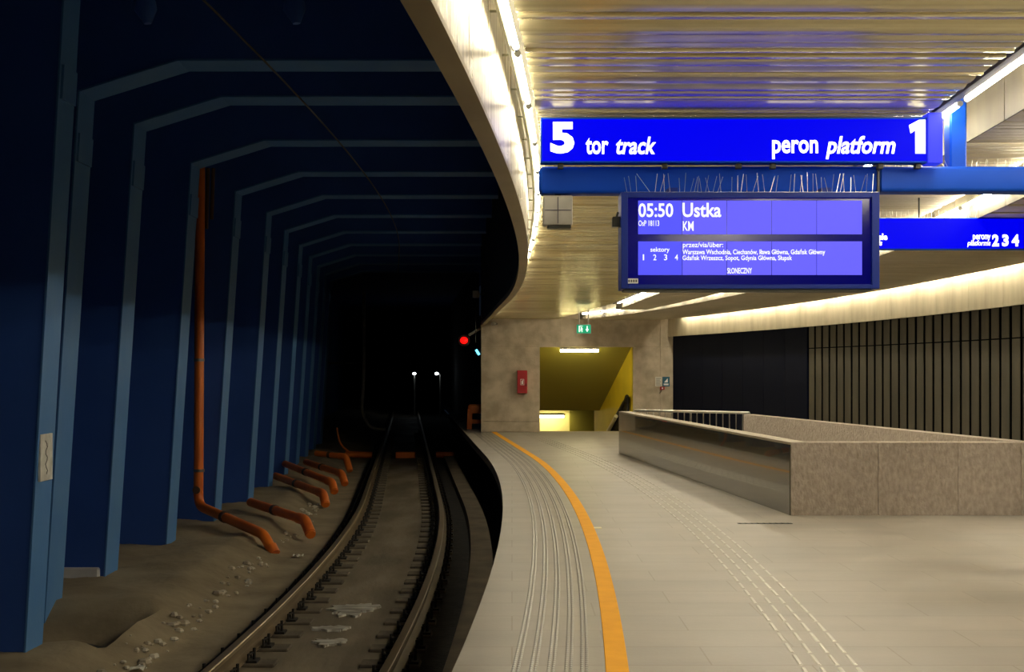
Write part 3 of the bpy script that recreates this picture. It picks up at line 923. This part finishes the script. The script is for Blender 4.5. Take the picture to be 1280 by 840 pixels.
_q = lambda a, b: (PX(1136 + 21 * a, YS), PZ(192 - 42 * b, YS))
obj('lettering', MB().prism_y([_q(*p) for p in ((.38, 0), (.98, 0), (.98, 1), (.60, 1), (.0, .84), (.10, .60), (.38, .70))], YS - .005, YS - .001), 'signtext', root)
for px in (701, 832, 925, 968, 1103, 1150):
    x = PX(px, YS)
    obj('foot', MB().cbox(x - .018, x + .018, YS + .03, YS + .08, PZ(207.5, YS) - .01, PZ(201, YS), .004), 'dark', root)

# blue beam and its post
YB = 8.0
zb1, zb0 = PZ(207.5, YB), PZ(241.5, YB)
root = thing('sign_beam', (PX(1200, YB), YB, zb0), 'blue steel beam across the platform with an upright post, carrying the signs', 'beam')
def rounded_bar(x0, x1, y0, y1, z0, z1, r=.025, n=4):
    prof = []
    for cx, cz, a0 in ((y1 - r, z1 - r, 0), (y0 + r, z1 - r, 90), (y0 + r, z0 + r, 180), (y1 - r, z0 + r, 270)):
        for i in range(n + 1):
            t = math.radians(a0 + 90 * i / n); prof.append((cx + r * math.cos(t), cz + r * math.sin(t)))
    k = len(prof)
    m_ = MB()
    xs = [(x0, .75), (x0 + .02, 1), (x1, 1)]
    cy_, cz_ = (y0 + y1) / 2, (z0 + z1) / 2
    vs = []
    for x, s_ in xs: vs += [(x, cy_ + (a - cy_) * s_, cz_ + (b - cz_) * s_) for a, b in prof]
    fs = [tuple(range(k))[::-1], tuple(range(2 * k, 3 * k))]
    for l in range(2):
        for i in range(k): fs.append((l * k + i, l * k + (i + 1) % k, (l + 1) * k + (i + 1) % k, (l + 1) * k + i))
    m_.add(vs, fs); return m_
obj('left_bar', rounded_bar(PX(674, YB), PX(1097, YB), YB, YB + .16, zb0, zb1), 'beam', root, smooth=True)
obj('right_bar', rounded_bar(PX(1098, YB), 6.3, YB - .01, YB + .16, zb0 + .01, zb1 - .002), 'beam2', root, smooth=True)
obj('joint_plate', MB().box(PX(1096, YB), PX(1099, YB), YB - .014, YB + .17, zb0, zb1 + .02), 'dark', root)
obj('post', MB().cbox(PX(1189, YB), PX(1210.5, YB), YB + .02, YB + .14, zb1 - .01, 3.79, .012), 'beam2', root)
def spikes(nm, x0, x1, y, z, hgt, step, parent, lean=.45):
    m_ = MB()
    m_.box(x0, x1, y - .008, y + .008, z - .004, z + .004)
    x = x0 + .02
    while x < x1:
        if random.random() > .12:
            dx = random.gauss(0, lean * .25) * hgt * (2.2 if random.random() < .2 else 1)
            dy = random.uniform(-.3, .3) * hgt
            m_.tube([(x, y, z), (x + dx, y + dy, z + hgt * random.uniform(.75, 1.05))], .0018, 4)
        x += step * random.uniform(.6, 1.4)
    o = obj(nm, m_, 'steel', parent); return o
sp = spikes('spike_strip', PX(1102, YB), PX(1280, YB) + .1, YB + .06, zb1, .055, .026, root); sp['label'] = 'thin steel bird spikes'

# departure board
YD = 7.62
bx0, bx1, bz0, bz1 = PX(776.5, YD), PX(1099.5, YD), PZ(361, YD), PZ(240, YD)
root = thing('departure_board', ((bx0 + bx1) / 2, YD, bz0), 'large blue departure board showing 05:50 Ustka under the blue beam', 'departure board')
gx0, gx1, gz0, gz1 = PX(785, YD), PX(1090, YD), PZ(355.5, YD), PZ(247, YD)
m_ = MB()
m_.box(bx0, gx0, YD, YD + .22, bz0, bz1); m_.box(gx1, bx1, YD, YD + .22, bz0, bz1)
m_.box(gx0, gx1, YD, YD + .22, bz0, gz0); m_.box(gx0, gx1, YD, YD + .22, gz1, bz1)
m_.box(gx0, gx1, YD + .05, YD + .22, gz0, gz1)
obj('case', m_, 'frame_bl', root, bevel=.003)
obj('drip_edge', MB().box(PX(781, YD), PX(1090, YD), YD + .01, YD + .2, bz0 - .012, bz0), 'dark', root)
o = obj('backing', MB().box(gx0, gx1, YD + .03, YD + .05, gz0, gz1), 'glass', root); o['label'] = 'dark blue glass'
cols = [797.4, 852.9, 908.6, 964.7, 1021, 1078]
YC = YD + .022
for rw, (ya, yb3) in enumerate(((250.7, 292.7), (301.7, 343.6))):
    for c in range(5):
        mname = 'screen_dim' if c < 1 else 'screen'
        obj('display_cell', MB().box(PX(cols[c] + .45, YC), PX(cols[c + 1] - .45, YC), YC, YC + .012, PZ(yb3, YC), PZ(ya, YC)), mname, root)
def lcd(t, x0, x1, y0, y1, bold=.02): return lettering(t, PX(x0, YC), PX(x1, YC), PZ(y1, YC), PZ(y0, YC), YC - .0005, 'lcdtext', root, bold, 0, 'lettering', .001)
lcd('05:50', 798, 841.5, 254, 271.5, .02)
lcd('Ustka', 853, 901.5, 253.5, 271.5, .02)
lcd('OsP 18113', 798, 824, 275.5, 282.5, .012)
lcd('KM', 853.5, 867, 276.5, 288.5, .012)
lcd('sektory', 813, 837, 309, 316.5, .014)
for t, x in (('1', 803.5), ('2', 816.5), ('3', 830), ('4', 843.5)):
    lcd(t, x, x + (1.6 if t == '1' else 4), 318, 325.3, .01)
lcd('przez/via/über:', 853.5, 904, 302.8, 311, .012)
lcd('Warszawa Wschodnia, Ciechanów, Iława Główna, Gdańsk Główny', 853, 1031.5, 311.2, 319.8, .018)
lcd('Gdańsk Wrzeszcz, Sopot, Gdynia Główna, Słupsk', 853, 990, 318.8, 327, .016)
lcd('SŁONECZNY', 909, 940, 334.8, 342, .018)
o = obj('maker_plate', MB().cbox(PX(784, YD), PX(798, YD), YD + .012, YD + .03, PZ(354, YD), PZ(348, YD), .002), 'label', root); o['label'] = 'small pale plate'
m2 = MB()
for i in range(4): m2.box(PX(785.5 + i * 3, YD), PX(787.6 + i * 3, YD), YD + .0105, YD + .012, PZ(352.6, YD), PZ(349.4, YD))
obj('marks', m2, 'ink', o)
obj('latch', MB().cbox(PX(766.5, YD), PX(777, YD), YD + .06, YD + .12, PZ(282, YD), PZ(269, YD), .006), 'dark', root)
obj('latch_pin', MB().tube([(PX(772, YD), YD + .09, PZ(270, YD)), (PX(774, YD), YD + .09, PZ(263, YD))], .008, 6), 'dark', root)
for px in (840, 1035): obj('hanger_bracket', MB().box(PX(px, YD), PX(px, YD) + .06, YD + .16, YD + .37, bz1 - .01, zb0 + .004), 'frame_bl', root)
sp = spikes('spike_strip', bx0 + .02, bx1, YD + .03, bz1, .125, .030, root, .5); sp['label'] = 'thin steel bird spikes'

# pale square box under the beam
YL = 8.02
root = thing('loudspeaker_box', (PX(697, YL), YL, zb0), 'pale square box hanging under the left end of the blue beam', 'loudspeaker')
x0, x1, z0, z1 = PX(679, YL), PX(716, YL), PZ(281, YL), PZ(244, YL)
obj('case', MB().box(x0, x1, YL + .01, YL + .13, z0, z1), 'boxgrey', root, bevel=.008)
m_ = MB(); xm, zm = (x0 + x1) / 2, (z0 + z1) / 2
m_.box(xm - .003, xm + .003, YL + .004, YL + .011, z0 + .01, z1 - .01); m_.box(x0 + .01, x1 - .01, YL + .004, YL + .011, zm - .003, zm + .003)
obj('front_ribs', m_, 'profile', root)
obj('hanger_bracket', MB().box(xm - .02, xm + .02, YL + .04, YL + .09, z1 - .01, zb0 + .005), 'dark', root)
obj('bottom_bar', MB().cbox(x0 + .03, x1 - .01, YL + .02, YL + .12, z0 - .02, z0, .005), 'dark', root)

# second blue sign, farther along
Y2 = 11.2
root = thing('direction_sign', (PX(1190, Y2), Y2, PZ(310, Y2)), 'smaller glowing blue sign behind the board, reading perony platforms 2 3 4', 'sign')
sx0, sx1 = PX(905, Y2), 5.15
m_ = MB()
f0, f1 = PZ(310.5, Y2), PZ(273.5, Y2)
obj('case', MB().box(sx0, sx1, Y2 + .004, Y2 + .10, f0 - .01, f1 + .01), 'beam', root, bevel=.004)
o = obj('lit_face', MB().box(sx0 + .01, sx1 - .01, Y2, Y2 + .01, f0, f1), 'signblue', root); o['label'] = 'glowing blue face'
word('tunele', 1084, 1109, 292, 300, root, Y2, 'signtext', .03)
word('tunnels', 1081, 1102.5, 300.5, 307, root, Y2, 'signtext', .02, .2)
word('perony', 1216, 1238, 293.5, 302, root, Y2, 'signtext', .008)
word('platforms', 1209, 1238, 300.5, 309, root, Y2, 'signtext', .008, .2)
word('2', 1240, 1248.5, 293, 308, root, Y2, 'signtext', .05)
word('3', 1252.5, 1260.5, 293, 308, root, Y2, 'signtext', .05)
word('4', 1264.5, 1273.5, 293, 308, root, Y2, 'signtext', .05)
for px in (930, 1040, 1151, 1229):
    x = PX(px, Y2)
    obj('hanger_rod', MB().tube([(x, Y2 + .05, f1), (x, Y2 + .05, Z2(Y2) + .01)], .008, 6), 'dark', root)
sp = spikes('spike_strip', sx0, sx1, Y2 + .03, f1 + .01, .075, .028, root); sp['label'] = 'thin steel bird spikes'

# emergency exit sign
YX = 29.2
x0, x1, z0, z1 = PX(721, YX), PX(738.5, YX), PZ(416.5, YX), PZ(406, YX)
root = thing('exit_sign', ((x0 + x1) / 2, YX, z0), 'green emergency exit sign with a down arrow hanging before the end wall', 'exit sign')
obj('case', MB().box(x0 - .008, x1 + .008, YX + .006, YX + .06, z0 - .01, z1 + .012), 'boxgrey', root, bevel=.004)
obj('lit_face', MB().box(x0, x1, YX, YX + .008, z0, z1), 'exit', root)
def sg(px, py): return (x0 + (x1 - x0) * px, z0 + (z1 - z0) * py)
m_ = MB()
def pg(pts): m_.prism_y([sg(*p) for p in pts], YX - .003, YX)
pg([(.70, .85), (.78, .85), (.78, .42), (.70, .42)]); pg([(.62, .48), (.86, .48), (.74, .14)])
obj('arrow', m_, 'exittext', root)
m_ = MB()
pg([(.14, .88), (.42, .88), (.42, .80), (.22, .80), (.22, .14), (.14, .14)]); pg([(.28, .70), (.36, .72), (.40, .55), (.46, .48), (.40, .46), (.36, .44), (.42, .28), (.38, .14), (.33, .14), (.35, .28), (.28, .38), (.24, .20), (.22, .24), (.28, .48)])
obj('running_figure', m_, 'exittext', root)
for px in (724, 735.5):
    obj('hanger_rod', MB().tube([(PX(px, YX), YX + .03, z1), (PX(px, YX), YX + .03, ZM(YX) + .02)], .014, 8), 'boxgrey', root)

# ================================================================== END WALL FITTINGS
yw = YE
root = thing('extinguisher_cabinet', (PX(652.5, yw), yw, PZ(492, yw)), 'red fire extinguisher cabinet on the end wall left of the stair opening', 'fire cabinet')
x0, x1, z0, z1 = PX(646.5, yw), PX(659, yw), PZ(491.5, yw), PZ(463, yw)
obj('case', MB().box(x0, x1, yw - .20, yw - .002, z0, z1), 'red', root, bevel=.012)
obj('door', MB().box(x0 + .012, x1 - .012, yw - .215, yw - .20, z0 + .012, z1 - .012), 'red', root, bevel=.004)
m_ = MB(); xm = (x0 + x1) / 2; zm = PZ(477.5, yw)
yp = yw - .2175
for a, b, c, d_ in ((-.05, -.04, -.08, .08), (.04, .05, -.08, .08), (-.05, .05, .07, .08), (-.05, .05, -.08, -.07), (-.018, .018, -.055, .03), (-.008, .03, .035, .048)):
    m_.box(xm + a, xm + b, yp, yp + .003, zm + c, zm + d_)
o = obj('symbol', m_, 'white', root); o['label'] = 'white extinguisher symbol in a square'
obj('handle', MB().cbox(x1 - .04, x1 - .02, yw - .235, yw - .215, zm - .12, zm - .04, .004), 'dark', root)
o = obj('notice', MB().box(PX(819, yw), PX(827.3, yw), yw - .012, yw - .001, PZ(483, yw), PZ(471, yw)), 'paper', bevel=.002)
tag(o, 'white paper notice on the end wall beside the teal plate', 'notice')
m_ = MB()
for i in range(5): m_.box(PX(820, yw), PX(826 - (i % 2), yw), yw - .0135, yw - .012, PZ(481.4 - i * 2, yw), PZ(480.8 - i * 2, yw))
obj('printed_lines', m_, 'ink', o)
root = tag(obj('safety_plate', MB().box(PX(828, yw), PX(837, yw), yw - .014, yw - .001, PZ(483, yw), PZ(471, yw)), 'teal', bevel=.002), 'teal sign plate with a white symbol on the end wall', 'sign')
m_ = MB()
m_.prism_y([(PX(a, yw), PZ(b, yw)) for a, b in ((830, 478), (834.5, 472.8), (834.8, 478))], yw - .0165, yw - .014)
m_.box(PX(829.5, yw), PX(835.5, yw), yw - .0165, yw - .014, PZ(481.6, yw), PZ(479.4, yw))
obj('symbol', m_, 'white', root)
root = thing('call_point', (PX(827.5, yw), yw, PZ(487, yw)), 'small red fire call point under the notices on the end wall', 'call point')
obj('case', MB().box(PX(825, yw), PX(830.5, yw), yw - .05, yw - .001, PZ(487.2, yw), PZ(483.3, yw)), 'red', root, bevel=.006)
obj('button', MB().tube([(PX(827.7, yw), yw - .05, PZ(485.2, yw)), (PX(827.7, yw), yw - .06, PZ(485.2, yw))], .022, 12), 'white', root)
obj('cable', MB().tube(bend([(PX(827, yw), yw - .01, PZ(487, yw)), (PX(826, yw), yw - .01, PZ(490, yw)), (PX(824, yw), yw - .01, PZ(491.5, yw))], .03), .008, 6), 'dark', root)
root = thing('wall_camera', (PX(617, yw), yw, PZ(404, yw)), 'small pale fitting high on the end wall under the curved rim', 'camera')
obj('bracket', MB().tube([(PX(621, yw), yw - .001, PZ(405, yw)), (PX(617.5, yw), yw - .13, PZ(403.5, yw))], .02, 8), 'dark', root)
obj('body', MB().tube([(PX(619, yw), yw - .12, PZ(404.5, yw)), (PX(615.5, yw), yw - .26, PZ(405.5, yw))], [.045, .05], 12), 'boxgrey', root, smooth=True)
# stair lamp at the head of the opening, and the passage lamp below
yl = YE + .12
root = thing('stair_lamp', (PX(724, yl), yl, PZ(437, yl)), 'lit strip lamp under the top of the stair opening', 'lamp')
obj('housing', MB().cbox(PX(699.5, yl), PX(749, yl), yl - .04, yl + .10, PZ(436.5, yl), ZL - .003, .006), 'boxgrey', root)
obj('diffuser', MB().tube([(PX(700.5, yl), yl + .03, PZ(438.2, yl)), (PX(748, yl), yl + .03, PZ(438.2, yl))], .042, 12), 'lampwarm', root, smooth=True)
yl = 41.6
root = thing('passage_lamp', (.9, yl, .2), 'lit strip lamp in the passage at the foot of the stairs', 'lamp')
zz = PZ(520.3, yl)
obj('housing', MB().cbox(.2, PX(705.5, yl), yl, yl + .25, zz + .03, zz + .10, .006), 'boxgrey', root)
obj('diffuser', MB().tube([(.22, yl + .1, zz), (PX(705, yl), yl + .1, zz)], .055, 10), 'lampwarm', root, smooth=True)
# escalator balustrade running down
root = thing('stair_handrail', (3.2, 33.3, 0), 'black stair handrail with a cream side strip going down the yellow wall', 'handrail')
def hp(t, dz=0, dx=0): return (3.17 + dx + SD * t, 33.25 + t, .90 + dz - .577 * t)
obj('rubber_rail', MB().tube([hp(-.1, -.18), hp(-.13, -.06), hp(-.06, .02), hp(.06, -.02)] + [hp(.2 + i * .4) for i in range(11)], .06, 12), 'black', root, smooth=True)
m_ = MB()
for t0, t1 in ((-.05, 4.2),):
    a, b = hp(t0), hp(t1)
    m_.add([(a[0], a[1], a[2] - .02), (b[0], b[1], b[2] - .02), (b[0], b[1], b[2] - .95), (a[0], a[1], -.1),
            (a[0] + .06, a[1], a[2] - .02), (b[0] + .06, b[1], b[2] - .02), (b[0] + .06, b[1], b[2] - .95), (a[0] + .06, a[1], -.1)],
           [(0, 1, 2, 3), (4, 7, 6, 5), (0, 3, 7, 4), (1, 5, 6, 2), (0, 4, 5, 1), (3, 2, 6, 7)])
obj('balustrade', m_, 'black', root)
o = obj('side_strip', MB().tube([hp(.72, -.10, -.075), hp(4.0, -.10, -.075)], .055, 8), 'cream', root, smooth=True); o['label'] = 'cream strip'

# ================================================================== LIGHT: fluorescent tubes in the four coves
def tubes(xf, zf, y0, y1, label, group, tm, r=.017, pitch=1.28):
    proto_me = None
    y = y0; first = None
    while y < y1:
        L = 1.18
        x0, x1 = xf(y), xf(y + L)
        if first is None:
            m_ = MB()
            m_.tube([(0, -L / 2 + .03, 0), (0, L / 2 - .03, 0)], r, 8, 0)
            m_.tube([(0, -L / 2, 0), (0, -L / 2 + .03, 0)], r * 1.08, 8, 1)
            m_.tube([(0, L / 2 - .03, 0), (0, L / 2, 0)], r * 1.08, 8, 1)
            first = o = obj('fluorescent_tube', m_, [tm, 'cap'], smooth=True)
            tag(o, label, 'fluorescent tube', group)
        else:
            o = first.copy(); COL.objects.link(o)
        ym = y + L / 2
        o.location = ((x0 + x1) / 2, ym, zf(ym))
        o.rotation_euler = (0, 0, -math.atan2(x1 - x0, L))
        y += pitch
tubes(lambda y: RIM(y) + .20, lambda y: ZM(y) - .012, 0, 29.5, 'bare white fluorescent tube in the cove along the track-side fascia', 'tubes along the track-side fascia', 'tube_a')
tubes(lambda y: MR(y) + .125, lambda y: ZM(y) + .005, 0, 26, 'bare white fluorescent tube in the gap at the outer edge of the main slat ceiling', 'tubes along the main slat ceiling', 'tube_b')
tubes(lambda y: S3L(y) - .085, lambda y: Z3(y) + .13, 0, 31, 'bare white fluorescent tube in the gap between the two narrow slat ceilings', 'tubes between the narrow ceilings', 'tube_b')
tubes(lambda y: W(y) - .27, lambda y: Z3(y) + .12, 5, 31, 'bare white fluorescent tube above the pale fascia over the clad wall', 'tubes over the clad wall', 'tube')
